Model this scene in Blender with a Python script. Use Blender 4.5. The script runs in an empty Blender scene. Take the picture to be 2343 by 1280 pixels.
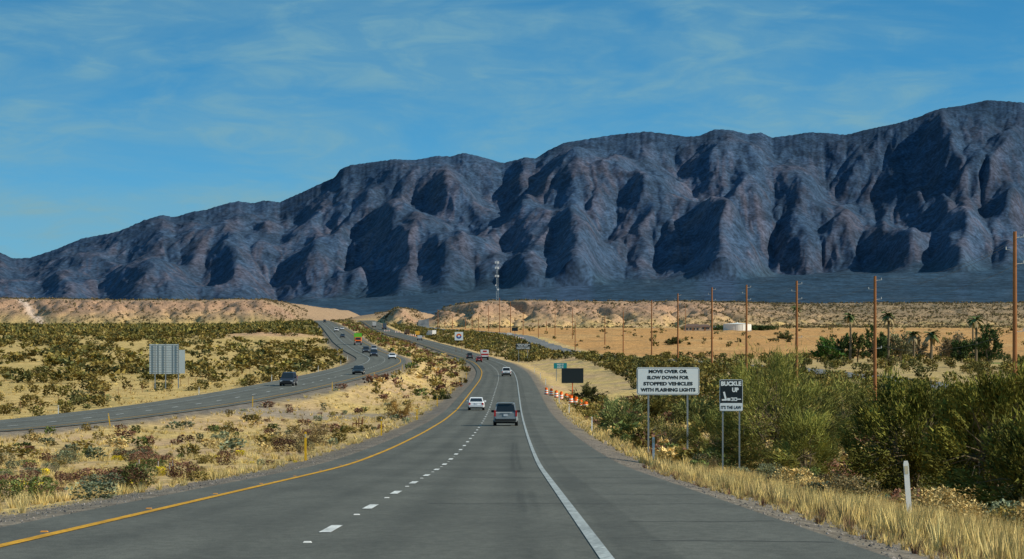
import bpy, math, random
import numpy as np
from mathutils import Vector
rng=np.random.default_rng(7); random.seed(7)
F=6900.;CX=1171.5;HY=760.
sc=bpy.context.scene
sc.view_settings.view_transform='Standard'
try: sc.view_settings.look='None'
except: pass
sc.view_settings.exposure=0
SS=lambda a,b,x:(lambda t:t*t*(3-2*t))(np.clip((x-a)/(b-a),0,1))

# ---------------- noise
def _h(ix,iy,s):
    n=(ix.astype(np.int64)*374761393+iy.astype(np.int64)*668265263+s*1274126177)&0xffffffff
    n=((n^(n>>13))*1274126177)&0xffffffff
    n=(n^(n>>16))&0xffff
    return n/65535.*2*np.pi
def gn(x,y,s=0):
    x=np.asarray(x,float);y=np.asarray(y,float)
    x0=np.floor(x);y0=np.floor(y);fx=x-x0;fy=y-y0
    u=fx*fx*fx*(fx*(fx*6-15)+10);v=fy*fy*fy*(fy*(fy*6-15)+10)
    def g(dx,dy):
        a=_h(x0+dx,y0+dy,s);return np.cos(a)*(fx-dx)+np.sin(a)*(fy-dy)
    return ((g(0,0)*(1-u)+g(1,0)*u)*(1-v)+(g(0,1)*(1-u)+g(1,1)*u)*v)*1.5
def fbm(x,y,o=4,s=0):
    r=0;a=.5
    for i in range(o): r=r+a*gn(x,y,s+i);x=x*2.03;y=y*2.03;a*=.5
    return r
def ridged(x,y,o=4,s=0,g=.5):
    r=0;a=.5;w=1
    for i in range(o):
        n=1-np.abs(gn(x,y,s+i))*1.3;n=np.clip(n,0,1)**2
        r=r+a*n*w;w=np.clip(n*1.6,0,1);x=x*2.07;y=y*2.07;a*=g
    return r

# ---------------- materials
def newmat(name):
    m=bpy.data.materials.new(name);m.use_nodes=True
    return m,m.node_tree,m.node_tree.nodes['Principled BSDF']
def mat(name,col,rough=.7,metal=0,var=.12,scale=6.,spec=.3):
    m,t,b=newmat(name)
    tc=t.nodes.new('ShaderNodeTexCoord');n=t.nodes.new('ShaderNodeTexNoise')
    n.inputs['Scale'].default_value=scale;n.inputs['Detail'].default_value=4
    t.links.new(tc.outputs['Object'],n.inputs['Vector'])
    mx=t.nodes.new('ShaderNodeMix');mx.data_type='RGBA'
    c=np.array(col)
    mx.inputs[6].default_value=(*np.clip(c*(1-var),0,1),1);mx.inputs[7].default_value=(*np.clip(c*(1+var),0,1),1)
    t.links.new(n.outputs['Fac'],mx.inputs[0]);t.links.new(mx.outputs[2],b.inputs['Base Color'])
    b.inputs['Roughness'].default_value=rough;b.inputs['Metallic'].default_value=metal
    b.inputs['Specular IOR Level'].default_value=spec
    return m
def attmat(name,layers,rough=.9,spec=.1,bump=None):
    m,t,b=newmat(name)
    at=t.nodes.new('ShaderNodeAttribute');at.attribute_name='Col'
    cur=at.outputs['Color'];tc=t.nodes.new('ShaderNodeTexCoord')
    for (scl,lo,hi,det,c0,c1) in layers:
        mp=t.nodes.new('ShaderNodeMapping');mp.inputs['Scale'].default_value=scl
        t.links.new(tc.outputs['Object'],mp.inputs['Vector'])
        n=t.nodes.new('ShaderNodeTexNoise');n.inputs['Scale'].default_value=1;n.inputs['Detail'].default_value=det
        t.links.new(mp.outputs[0],n.inputs['Vector'])
        mr=t.nodes.new('ShaderNodeMapRange');mr.inputs[1].default_value=c0;mr.inputs[2].default_value=c1
        mr.inputs[3].default_value=lo;mr.inputs[4].default_value=hi
        t.links.new(n.outputs['Fac'],mr.inputs[0])
        mx=t.nodes.new('ShaderNodeVectorMath');mx.operation='SCALE'
        t.links.new(cur,mx.inputs[0]);t.links.new(mr.outputs[0],mx.inputs['Scale']);cur=mx.outputs[0]
    t.links.new(cur,b.inputs['Base Color'])
    b.inputs['Roughness'].default_value=rough;b.inputs['Specular IOR Level'].default_value=spec
    if bump:
        mp=t.nodes.new('ShaderNodeMapping');mp.inputs['Scale'].default_value=bump[0]
        t.links.new(tc.outputs['Object'],mp.inputs['Vector'])
        n=t.nodes.new('ShaderNodeTexNoise');n.inputs['Scale'].default_value=1;n.inputs['Detail'].default_value=6
        t.links.new(mp.outputs[0],n.inputs['Vector'])
        bp=t.nodes.new('ShaderNodeBump');bp.inputs['Strength'].default_value=bump[1];bp.inputs['Distance'].default_value=bump[2]
        t.links.new(n.outputs['Fac'],bp.inputs['Height']);t.links.new(bp.outputs[0],b.inputs['Normal'])
    return m

def fastmesh(name,V,Fc,cols=None,mats=(),smooth=False):
    V=np.asarray(V,np.float32);Fc=np.asarray(Fc,np.int32);k=Fc.shape[1]
    me=bpy.data.meshes.new(name)
    me.vertices.add(len(V));me.vertices.foreach_set('co',V.ravel())
    me.loops.add(Fc.size);me.loops.foreach_set('vertex_index',Fc.ravel())
    me.polygons.add(len(Fc));me.polygons.foreach_set('loop_start',np.arange(0,Fc.size,k,dtype=np.int32))
    try: me.polygons.foreach_set('loop_total',np.full(len(Fc),k,np.int32))
    except Exception: pass
    me.update(calc_edges=True)
    if cols is not None:
        a=me.color_attributes.new('Col','FLOAT_COLOR','POINT')
        c=np.ones((len(V),4),np.float32);c[:,:3]=cols;a.data.foreach_set('color',c.ravel())
    if smooth: me.polygons.foreach_set('use_smooth',np.ones(len(Fc),bool))
    for m in mats: me.materials.append(m)
    o=bpy.data.objects.new(name,me);sc.collection.objects.link(o);return o
def gridfaces(nr,nc):
    i=np.arange(nr*nc).reshape(nr,nc)
    return np.stack([i[:-1,:-1],i[:-1,1:],i[1:,1:],i[1:,:-1]],-1).reshape(-1,4)

class MB:
    def __init__(s): s.v=[];s.f=[];s.m=[]
    def add(s,vs,fs,m=0):
        o=len(s.v);s.v+= [tuple(map(float,v)) for v in vs];s.f+=[tuple(int(i)+o for i in f) for f in fs];s.m+=[m]*len(fs)
    def box(s,x0,x1,y0,y1,z0,z1,m=0):
        s.add([(x0,y0,z0),(x1,y0,z0),(x1,y1,z0),(x0,y1,z0),(x0,y0,z1),(x1,y0,z1),(x1,y1,z1),(x0,y1,z1)],
              [(0,3,2,1),(4,5,6,7),(0,1,5,4),(1,2,6,5),(2,3,7,6),(3,0,4,7)],m)
    def tube(s,p0,p1,r0,r1,m=0,n=8):
        p0=Vector(p0);p1=Vector(p1);d=(p1-p0).normalized()
        a=d.orthogonal().normalized();b=d.cross(a);vs=[]
        for p,r in((p0,r0),(p1,r1)):
            for i in range(n):
                t=2*math.pi*i/n;vs.append(p+a*r*math.cos(t)+b*r*math.sin(t))
        fs=[(i,(i+1)%n,n+(i+1)%n,n+i) for i in range(n)]+[tuple(range(n))[::-1],tuple(range(n,2*n))]
        s.add(vs,fs,m)
    def path(s,pts,rs,m=0,n=6):
        for i in range(len(pts)-1): s.tube(pts[i],pts[i+1],rs[i],rs[i+1],m,n)
    def loft(s,secs,m=0):
        n=len(secs[0]);vs=[p for q in secs for p in q];fs=[]
        for k in range(len(secs)-1):
            for i in range(n): fs.append((k*n+i,k*n+(i+1)%n,(k+1)*n+(i+1)%n,(k+1)*n+i))
        fs.append(tuple(range(n))[::-1]);fs.append(tuple(range((len(secs)-1)*n,len(secs)*n)))
        s.add(vs,fs,m)
    def quad(s,c,m=0): s.add(c,[(0,1,2,3)],m)
    def build(s,name,mats,loc=(0,0,0),rz=0,rx=0,ry=0):
        me=bpy.data.meshes.new(name);me.from_pydata(s.v,[],s.f);
        for m in mats: me.materials.append(m)
        me.polygons.foreach_set('material_index',s.m);me.update()
        import bmesh
        bm=bmesh.new();bm.from_mesh(me);bmesh.ops.recalc_face_normals(bm,faces=bm.faces);bm.to_mesh(me);bm.free()
        o=bpy.data.objects.new(name,me);sc.collection.objects.link(o);o.location=loc;o.rotation_euler=(rx,ry,rz);return o
    def text(s,txt,x,z,h,m,y=0,width=None,bold=.012):
        cu=bpy.data.curves.new('t','FONT');cu.body=txt;cu.align_x='CENTER';cu.size=h/0.70;cu.offset=bold;cu.resolution_u=3
        ob=bpy.data.objects.new('t',cu);sc.collection.objects.link(ob)
        bpy.context.view_layer.update()
        me=bpy.data.meshes.new_from_object(ob.evaluated_get(bpy.context.evaluated_depsgraph_get()))
        vs=[v.co.copy() for v in me.vertices];fs=[tuple(p.vertices) for p in me.polygons]
        if vs:
            mx=max(v.x for v in vs);mn=min(v.x for v in vs);sx=1
            if width: sx=width/(mx-mn)
            s.add([(x+(v.x-(mx+mn)/2)*sx,y,z+v.y) for v in vs],fs,m)
        bpy.data.objects.remove(ob);bpy.data.curves.remove(cu);bpy.data.meshes.remove(me)

# ---------------- road profiles
def prof(pts,w=60):
    p=np.array(pts,float);y=np.arange(-400,3100,2.)
    v=np.interp(y,p[:,0],p[:,1])
    s0=(p[1,1]-p[0,1])/(p[1,0]-p[0,0]);v=np.where(y<p[0,0],p[0,1]+s0*(y-p[0,0]),v)
    kk=(w//2)|1;k=np.ones(kk)/kk
    for _ in range(2): v=np.convolve(np.pad(v,kk,mode='edge'),k,'same')[kk:-kk]
    return lambda q:np.interp(q,y,v)
xr=prof([(0,-2.6),(600,-2.65),(710,-3.2),(850,-6.2),(960,-10),(1100,-19),(1280,-31),(1600,-52.5),(1800,-72),(2050,-91),(2400,-116),(2700,-135)],80)
zr=prof([(0,-1.49),(117,-5.22),(157,-6.14),(212,-7.2),(280,-8.3),(347,-9.05),(442,-9.3),(607,-9.7),(710,-9.5),(960,-9.1),(1100,-8.2),(1280,-6.6),(1600,-4.2),(1800,-1.3),(2050,2.4),(2300,7),(2450,9),(2700,9)],24)
xl=prof([(-100,-98),(100,-70),(180,-58.5),(270,-45.8),(345,-35.5),(430,-29.4),(540,-26.7),(650,-27.5),(760,-32),(900,-43),(1060,-56),(1300,-73),(1600,-94),(2000,-123),(2300,-145),(2700,-175)],70)
zl=prof([(0,-3.2),(100,-5.5),(180,-7.4),(270,-8.7),(345,-8.4),(430,-7.6),(540,-7.0),(650,-6.8),(760,-6.7),(900,-5.9),(1060,-3.8),(1300,-0.9),(1600,2.3),(2000,6.4),(2300,8.5),(2700,9)],40)
xf=prof([(0,75),(300,70),(500,69),(640,63),(800,44),(1060,22),(1300,13),(1600,7),(1800,-10),(2000,-48),(2150,-62),(2300,-68),(2700,-66)],80)
zFR=prof([(0,-3),(60,-4.6),(120,-6.4),(200,-8),(300,-9),(400,-9.3),(600,-8.3),(1060,-7.9),(1600,-2.8),(2100,2.2),(2300,4),(2700,4)],60)
zFL=prof([(0,-4),(150,-7.5),(270,-8.9),(400,-7.6),(600,-6.6),(1000,-3.5),(1500,0),(2000,3),(2300,5),(2700,5)],60)

TOPX=(np.array([-900,0,300,620,650,690,730,780,800,900,940,958,975,1000,1060,1120,2343,3500])-CX)/F*2450
TOPZ=(760-np.array([682,684,689,688,700,720,737,730,722,706,709,722,722,710,699,692,689,688]))/F*2450
# ---------------- terrain
Ys=np.concatenate([np.geomspace(3,400,270),np.geomspace(400,2000,230)[1:],np.linspace(2000,2750,230)[1:],np.linspace(2750,3600,14)[1:]])
NC=1000;U=np.linspace(-.31,.31,NC)
NR=len(Ys)
GX=U[None,:]*(Ys[:,None]+80);GY=np.repeat(Ys[:,None],NC,1)
GZ=np.zeros_like(GX)
for i,y in enumerate(Ys):
    a,b,c,d=xl(y),zl(y),xr(y),zr(y)
    mid=(a+8+c-9)/2
    xs=[a-75,a-13,a-9,a-6.9,a+5.2,a+8,mid,c-9,c-5.4,c+7,c+8.6,c+13,c+32]
    zs=[zFL(y),b-.7,b-.5,b,b,b-.4,(b+d)/2-.9,d-.4,d,d,d-.22,d-.8,zFR(y)]
    GZ[i]=np.interp(GX[i],xs,zs)
dL=GX-xl(GY);dR=GX-xr(GY);dF=GX-xf(GY)
out=np.minimum(np.maximum(dL-5.2,-dL-6.9),np.maximum(dR-7,-dR-5.4))
out=np.maximum(out,0)
nm=SS(0,6,out)
amp=.12+.9*SS(200,1500,GY)
GZ+=nm*amp*fbm(GX/14,GY/22,4,3)*1.3+nm*.05*fbm(GX/1.3,GY/1.3,2,9)
GZ+=2.6*SS(0,1,1-np.hypot((GX+95)/45,(GY-1180)/90))*nm
gul=ridged(GX/42+.9*fbm(GX/60,GY/60,3,5),GY/200,5,21)
gul2=ridged(GX/17+.5*fbm(GX/25,GY/25,2,7),GY/90,3,25)
lf=1-SS(-185,-150,GX)
Yf=2235+60*gn(GX/170,GX*0+.3,4)+(110-40*lf)*(gul-.45)+30*(gul2-.45)
W=np.interp(GX,[-400,-180,-100,0,150,260],[190,170,140,200,260,420])
s=SS(0,1,(GY-Yf)/W)
s=np.where(GX>150,s**.8,s)
top=np.interp(GX,TOPX,TOPZ)+fbm(GX/60,GY/60,3,31)*1.2
rc=SS(10,26,np.abs(dL)) * SS(10,26,np.abs(dR))
rc=np.where(GY>2420,np.maximum(rc,SS(2420,2600,GY)),rc)
fcut=SS(4,16,np.abs(dF))
GZ=GZ+(top-GZ)*s*rc*(1-.45*(1-fcut))
GZ+=s*rc*(1-s)*(4*(gul-.5)*3+7*(gul2-.5))*fcut
def hz(X,Y):
    X=np.asarray(X,float);Y=np.asarray(Y,float)
    r=np.clip(np.searchsorted(Ys,Y)-1,0,NR-2);ty=np.clip((Y-Ys[r])/(Ys[r+1]-Ys[r]),0,1)
    def at(rr):
        u=X/(Ys[rr]+80);c=(u+.31)/.62*(NC-1);c0=np.clip(np.floor(c).astype(int),0,NC-2);t=np.clip(c-c0,0,1)
        return GZ[rr,c0]*(1-t)+GZ[rr,c0+1]*t
    return at(r)*(1-ty)+at(r+1)*ty
C=np.zeros(GX.shape+(3,))
sand=np.array([.56,.385,.18]);gold=np.array([.61,.44,.15]);grav=np.array([.17,.15,.13]);field=np.array([.54,.29,.105])
pink=np.array([.38,.235,.15]);flat=np.array([.55,.39,.145])
C[:]=sand
def mixc(w,c):
    global C
    C=C*(1-w[...,None])+np.asarray(c)*w[...,None]
n1=fbm(GX/11,GY/26,4,41);n2=fbm(GX/3.,GY/7,3,44);n3=fbm(GX/60,GY/160,3,47)
mixc(SS(-.1,.35,n1)*.75,gold)
mixc(SS(.05,.35,n2)*.3,[.26,.20,.12])
mixc(SS(.1,.4,-n1)*.5,[.50,.33,.21])
left=SS(0,6,-dL-8)
mixc(left*.9,flat);mixc(left*SS(-.1,.3,n1+n3*.6)*.4,[.38,.29,.10])
mixc(left*SS(1350,1800,GY)*.5,[.30,.25,.10])
mixc(SS(.35,.9,1-np.hypot((GX+95)/60,(GY-1180)/110))*.9*left,[.56,.34,.20])
cross=SS(322,328,GY)*(1-SS(348,356,GY))*(GX>xl(GY)+4)*(GX<xr(GY)-4);mixc(cross*.8,[.30,.25,.20])
fr=SS(0,1,(dF-8)/4)*SS(860,960,GY+n3*80)*(1-SS(2080,2200,GY))
mixc(fr,field);mixc(fr*SS(0,.3,n3)*.5,[.58,.36,.15]);mixc(fr*SS(.1,.35,fbm(GX/80,GY/35,3,71))*.5,[.38,.23,.10])
rb=SS(0,1,(dR-30)/10)*(1-SS(860,960,GY+n3*80))
mixc(rb*.6,[.40,.30,.12])
gr=SS(120,126,GX)*SS(640,670,GY)*(1-SS(790,830,GY));mixc(gr*.9,[.12,.20,.035])
bl=np.clip(s*rc*1.5,0,1)
mixc(bl,pink);mixc(bl*SS(.3,.6,gul)*.3,[.44,.285,.185]);mixc(bl*(1-SS(.15,.4,gul2))*.4,[.28,.175,.11])
mixc(bl*SS(.0,.3,fbm(GX/25,GY/30,3,77))*.35,[.45,.30,.20])
mixc(bl*SS(120,260,GX)*.6,[.25,.20,.11])
mixc(bl*SS(.92,1,s)*.5,[.36,.26,.15])
trail=np.exp(-((GX-(-405+ (2450-GY)*.27))/3.5)**2)*(GY>2190)*(GY<2450);mixc(trail*.9,[.60,.47,.38])
mixc((1-SS(.8,3.2,out+n2*1.5))*.92*(GY<2450),grav)
fastmesh('desert_ground',np.stack([GX,GY,GZ],-1).reshape(-1,3),gridfaces(NR,NC),C.reshape(-1,3),
   [attmat('desert_soil',[((.9,.5,.9),.72,1.22,5,.35,.65),((7,5,7),.7,1.25,4,.35,.65),((30,22,30),.75,1.25,2,.3,.7)],bump=((9,9,9),.5,.08))],smooth=True)

# ---------------- roads
def ribbon(name,xc,zc,offs,y0,y1,colf,m,lift=.03,lk=.00012,n=500):
    y=np.geomspace(max(y0,5),y1,n)
    e=.5;dx=(xc(y+e)-xc(y-e))/(2*e);nx=1/np.sqrt(1+dx*dx);ny=-dx*nx
    offs=np.asarray(offs,float)
    X=xc(y)[:,None]+nx[:,None]*offs;Y=y[:,None]+ny[:,None]*offs
    Z=(zc(Y) if zc else hz(X,Y))+lift+lk*Y
    L=np.repeat(offs[None],len(y),0)
    return fastmesh(name,np.stack([X,Y,Z],-1).reshape(-1,3),gridfaces(len(y),len(offs)),colf(L,Y).reshape(-1,3),[m],smooth=True)
asp=attmat('asphalt',[((.5,.12,.5),.86,1.12,5,.35,.65),((6,2,6),.88,1.12,4,.35,.65),((60,40,60),.5,1.5,3,.3,.7)],rough=.85,spec=.25,bump=((70,70,70),.3,.01))
def colR(L,Y):
    b=np.ones(L.shape+(3,))*np.array([.108,.108,.090])
    f=np.ones(L.shape)
    for c in(-1.83,1.83):
        for w in(-.85,.85): f-=.16*np.exp(-((L-c-w)/.33)**2)
        f+=.05*np.exp(-((L-c)/.3)**2)
    f-= .14*(L>3.9)*(L<4.5)*1.0
    f+= .05*(L>4.5)
    f*=1+.16*fbm(L/1.2,Y/60,3,61)
    for o,ph in((2.95,0),(2.72,.4)):
        f-= .24*np.exp(-((L-o-.10*np.sin(Y/31+ph))/.07)**2)*SS(-.15,.1,gn(L*0,Y/35,5))*(Y<200)
    return b*f[...,None]
def colL(L,Y): return colR(-L,Y)*1.15
ribbon('highway_road',xr,zr,np.linspace(-4.9,6.85,150),4,2600,colR,asp,.03,.00012,900)
ribbon('oncoming_highway_road',xl,zl,np.linspace(-6.8,4.9,50),60,2600,colL,asp,.03,.00012,700)
ribbon('frontage_road',xf,None,np.linspace(-4,4,9),250,2330,lambda L,Y:np.ones(L.shape+(3,))*[.17,.17,.165],asp,.12,.00025,500)
wh=attmat('white_road_paint',[((14,9,14),.6,1.1,4,.35,.6),((2,.6,2),.8,1.1,4,.35,.6)],rough=.6)
ones=lambda col:(lambda L,Y:np.ones(L.shape+(3,))*np.array(col))
W_=[.40,.43,.42];Y_=[.68,.35,.02]
ribbon('white_edge_line',xr,zr,[3.58,3.74],4,2500,ones(W_),wh,.036,.0002,900)
ribbon('yellow_edge_line',xr,zr,[-3.79,-3.61],4,2500,ones(Y_),wh,.036,.0002,900)
ribbon('white_edge_line',xl,zl,[-3.76,-3.60],60,2500,ones(W_),wh,.036,.0002,700)
ribbon('yellow_edge_line',xl,zl,[3.60,3.76],60,2500,ones(Y_),wh,.036,.0002,700)
def dashes(name,xc,zc,ph,y0,y1):
    V=[];Fs=[]
    for k in range(0,200):
        a=ph+12.19*k
        if a<y0 or a>y1: continue
        yy=np.linspace(a,a+3.05,4);dx=(xc(yy+1)-xc(yy-1))/2
        w=.085
        for q,(yv,dd) in enumerate(zip(yy,dx)):
            for o in(-w,w):
                V.append((xc(yv)+o,yv-dd*o,zc(yv)+.036+.0002*yv))
        b=len(V)-8
        for q in range(3): Fs.append((b+2*q,b+2*q+1,b+2*q+3,b+2*q+2))
    fastmesh(name,V,Fs,np.ones((len(V),3))*[.74,.75,.72],[wh])
P0=41.9-12.19*3
dashes('lane_dashes',xr,zr,P0,5,2300);dashes('lane_dashes',xl,zl,65,66,2300)
mk=MB()
for k in range(0,40):
    y=P0-3.6+12.19*k
    if y<5: continue
    z=float(zr(y))+.03;x=float(xr(y))
    mk.loft([[(x-.06,y,z),(x+.06,y,z),(x+.06,y+.1,z),(x-.06,y+.1,z)],[(x-.04,y+.02,z+.02),(x+.04,y+.02,z+.02),(x+.04,y+.08,z+.02),(x-.04,y+.08,z+.02)]],0)
for k in range(0,22):
    y=30+12.19*k;z=float(zr(y))+.03;x=float(xr(y))-3.95
    mk.loft([[(x-.06,y,z),(x+.06,y,z),(x+.06,y+.1,z),(x-.06,y+.1,z)],[(x-.04,y+.02,z+.02),(x+.04,y+.02,z+.02),(x+.04,y+.08,z+.02),(x-.04,y+.08,z+.02)]],1)
mk.build('road_reflector_studs',[mat('stud_white',(.7,.7,.68)),mat('stud_amber',(.6,.25,.03))])
V=[];Fs=[]
def crack(pts,w):
    b=len(V)
    for x,y in pts:
        z=float(zr(y))+.034+.00016*y
        V.append((x,y-w,z));V.append((x,y+w,z))
    for q in range(len(pts)-1): Fs.append((b+2*q,b+2*q+2,b+2*q+3,b+2*q+1))
for y0 in(39,47,58,66,79,88,101,117,131,149,170):
    x0=4.4 if random.random()<.7 else 1.0
    x0=float(xr(y0))+x0;n=9;L=6.7+float(xr(y0))-x0
    yy=y0;p=[]
    for q in range(n): p.append((x0+L*q/(n-1),yy));yy+=random.uniform(-.25,.3)
    crack(p,.02+.0003*y0)
fastmesh('asphalt_cracks',V,Fs,np.ones((len(V),3))*.04,[asp])

# ---------------- mountains: eroded by stream-power on a grid
SIL=np.array([(-900,640),(-300,610),(-60,585),(0,578),(30,592),(70,590),(130,570),(190,545),(270,530),(330,502),(370,490),(400,495),(440,482),(470,478),(520,462),(545,457),(580,462),(605,455),(640,460),(660,450),(700,432),(740,412),(765,402),(778,382),(800,372),(850,365),(900,358),(950,360),(1000,350),(1030,352),(1062,343),(1110,355),(1150,368),(1190,358),(1225,358),(1250,340),(1290,320),(1340,312),(1400,302),(1480,294),(1530,300),(1570,306),(1600,304),(1635,289),(1670,290),(1710,300),(1740,296),(1765,308),(1800,304),(1850,296),(1900,298),(1935,302),(1990,288),(2050,276),(2100,262),(2150,242),(2200,235),(2260,222),(2343,228),(2500,215),(3300,260)],float)
def ec(p): return 760-np.interp(p,SIL[:,0],SIL[:,1])
def eb(p): return 760-np.interp(p,[-900,300,650,900,1200,1500,1800,2343,3300],[706,703,697,678,658,648,634,618,604])
gx=np.arange(-760,3140,3.4);ns=210;gs=np.linspace(0,1,ns)
PX,S=np.meshgrid(gx,gs);nx_=len(gx)
Hc=ec(PX)-eb(PX)
# foot of the range advances and retreats: shift the slope coordinate
adv=.16*gn(PX/260,PX*0+.5,401)+.08*gn(PX/95,PX*0+.2,402)
S2=np.clip(S+adv*(1-S)**1.2*2.0-.06,0,1)
h=eb(PX)+Hc*np.interp(S2,[0,.08,.2,.4,.65,.85,1],[.0,.05,.20,.44,.71,.90,1.])+6*S
win=np.sin(np.pi*np.clip(S,0,1))**.7*SS(.0,.15,S2)
dg=PX/300+S*1.7
h+=Hc*win*(.34*fbm(dg,S*1.5+PX/800,2,301)+.16*(ridged(PX/210-S*1.3,S*1.7+PX/900,3,317)-.5)+.10*fbm(PX/80+S*.9,S*4.2,3,311))+1.6*win*fbm(PX/16,S*22,2,321)
dxy=[(-1,-1,1.6),(-1,0,1.25),(-1,1,1.6),(0,-1,1.),(0,1,1.),(1,-1,1.6),(1,0,1.25),(1,1,1.6)]
idx=np.arange(ns*nx_).reshape(ns,nx_)
for itn in range(22):
    best=np.zeros_like(h);rec=idx.copy();dist=np.ones_like(h)
    for di,dj,dd in dxy:
        r0,r1=max(0,-di),ns-max(0,di);c0,c1=max(0,-dj),nx_-max(0,dj)
        sl=(h[r0:r1,c0:c1]-h[r0+di:r1+di,c0+dj:c1+dj])/dd
        b=best[r0:r1,c0:c1];m=sl>b
        b[m]=sl[m];rec[r0:r1,c0:c1][m]=idx[r0+di:r1+di,c0+dj:c1+dj][m];dist[r0:r1,c0:c1][m]=dd
    rec[0]=idx[0]
    hf=h.ravel();order=np.argsort(hf);rl=rec.ravel().tolist();ol=order.tolist()
    A=[1.]*len(rl)
    for i in reversed(ol):
        r=rl[i]
        if r!=i: A[r]+=A[i]
    An=np.array(A);fl=(.015*np.minimum(An,1500)**.45/dist.ravel()).tolist();hl_=hf.tolist()
    for i in ol:
        r=rl[i]
        if r!=i:
            f_=fl[i];hl_[i]=(hl_[i]+f_*hl_[r])/(1+f_)
        elif i>=nx_: hl_[i]+=1.2
    h2=np.array(hl_).reshape(h.shape)
    h2[-1]=h[-1];h2[0]=h[0]
    k_=.07
    lap=np.zeros_like(h2);lap[1:-1,1:-1]=h2[1:-1,2:]+h2[1:-1,:-2]+h2[2:,1:-1]+h2[:-2,1:-1]-4*h2[1:-1,1:-1]
    h=h2+k_*lap
AL=np.log(An.reshape(h.shape))
mu=np.linspace(-.275,.275,1500);mt=np.concatenate([np.linspace(0,.4,80),np.linspace(.4,1,440)[1:],np.linspace(1,1.15,10)[1:]])
MU,MT=np.meshgrid(mu,mt)
px=CX+F*MU
Ec=ec(px);Eb=eb(px)
D=3000+3600*np.clip(MT/.4,0,1)**1.2+3600*np.clip((MT-.4)/.6,0,None)
MX=MU*D
a=np.clip(MT/.4,0,1);E0=19+(Eb-19)*a**1.5
sv=np.clip((MT-.4)/.6,0,1.25);s1=np.clip(sv,0,1)
def bil(G):
    cj=np.clip((px-gx[0])/3.4,0,nx_-1.001);ci=np.clip(s1*(ns-1),0,ns-1.001)
    j=cj.astype(int);i=ci.astype(int);u=cj-j;v=ci-i
    return (G[i,j]*(1-u)+G[i,j+1]*u)*(1-v)+(G[i+1,j]*(1-u)+G[i+1,j+1]*u)*v
Eh=bil(h);Am=bil(AL);Sb=bil(S2)
wb_=fbm(px/70,s1*5,3,97)
fin=np.clip(ridged(px/34+.6*wb_,s1*14,4,131,.55)/.85,0,1)
E=np.where(MT<=.4,E0,Eh+(fin-.6)*3.6*SS(.03,.2,Sb)*SS(0,.1,1-s1))
lim=Ec-(1-s1)*(Ec-Eb)*.04
E=np.where(s1>.2,np.minimum(E,lim),E)
E=np.where(sv>1,Ec-(sv-1)*260,E)
E+=2.6*fbm(px/9,px*0+MT*3,4,140)*SS(.8,1,s1)
E+=(1-SS(0,.08,s1))*a*1.2*(ridged(px/60+a,a*3,3,150)-.5)
MZ=E/F*D
rock_hazed=np.zeros(E.shape+(3,));rock_hazed[:]=[.036,.065,.115]  # dark blue base: distance haze and cloud shadow put into the rock colour
def mm(wt,c):
    global rock_hazed
    rock_hazed=rock_hazed*(1-wt[...,None])+np.array(c)*wt[...,None]
mn=fbm(px/70+wb_*.5,s1*7,5,160)
mid_=np.sin(np.pi*np.clip(s1,0,1))**.5
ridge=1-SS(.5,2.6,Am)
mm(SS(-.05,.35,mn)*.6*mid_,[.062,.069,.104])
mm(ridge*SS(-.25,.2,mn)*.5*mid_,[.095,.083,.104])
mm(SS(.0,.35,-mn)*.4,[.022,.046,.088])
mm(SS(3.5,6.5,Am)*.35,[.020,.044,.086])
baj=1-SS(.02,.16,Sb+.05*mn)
mm(baj*.85,[.022,.050,.082])  # cloud shadow over the bajada painted in as dark blue
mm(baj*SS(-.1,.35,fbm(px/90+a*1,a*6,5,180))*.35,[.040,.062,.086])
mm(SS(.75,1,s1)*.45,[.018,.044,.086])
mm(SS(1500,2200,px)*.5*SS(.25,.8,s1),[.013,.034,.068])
fastmesh('mountain_range',np.stack([MX,D,MZ],-1).reshape(-1,3),gridfaces(*E.shape),rock_hazed.reshape(-1,3),
  [attmat('mountain_rock_hazed',[((.03,.012,.02),.70,1.30,7,.35,.65),((.12,.05,.12),.65,1.35,3,.35,.65),((.004,.002,.003),.85,1.15,5,.35,.65)],bump=((.03,.015,.03),.3,10))],smooth=True)

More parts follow.
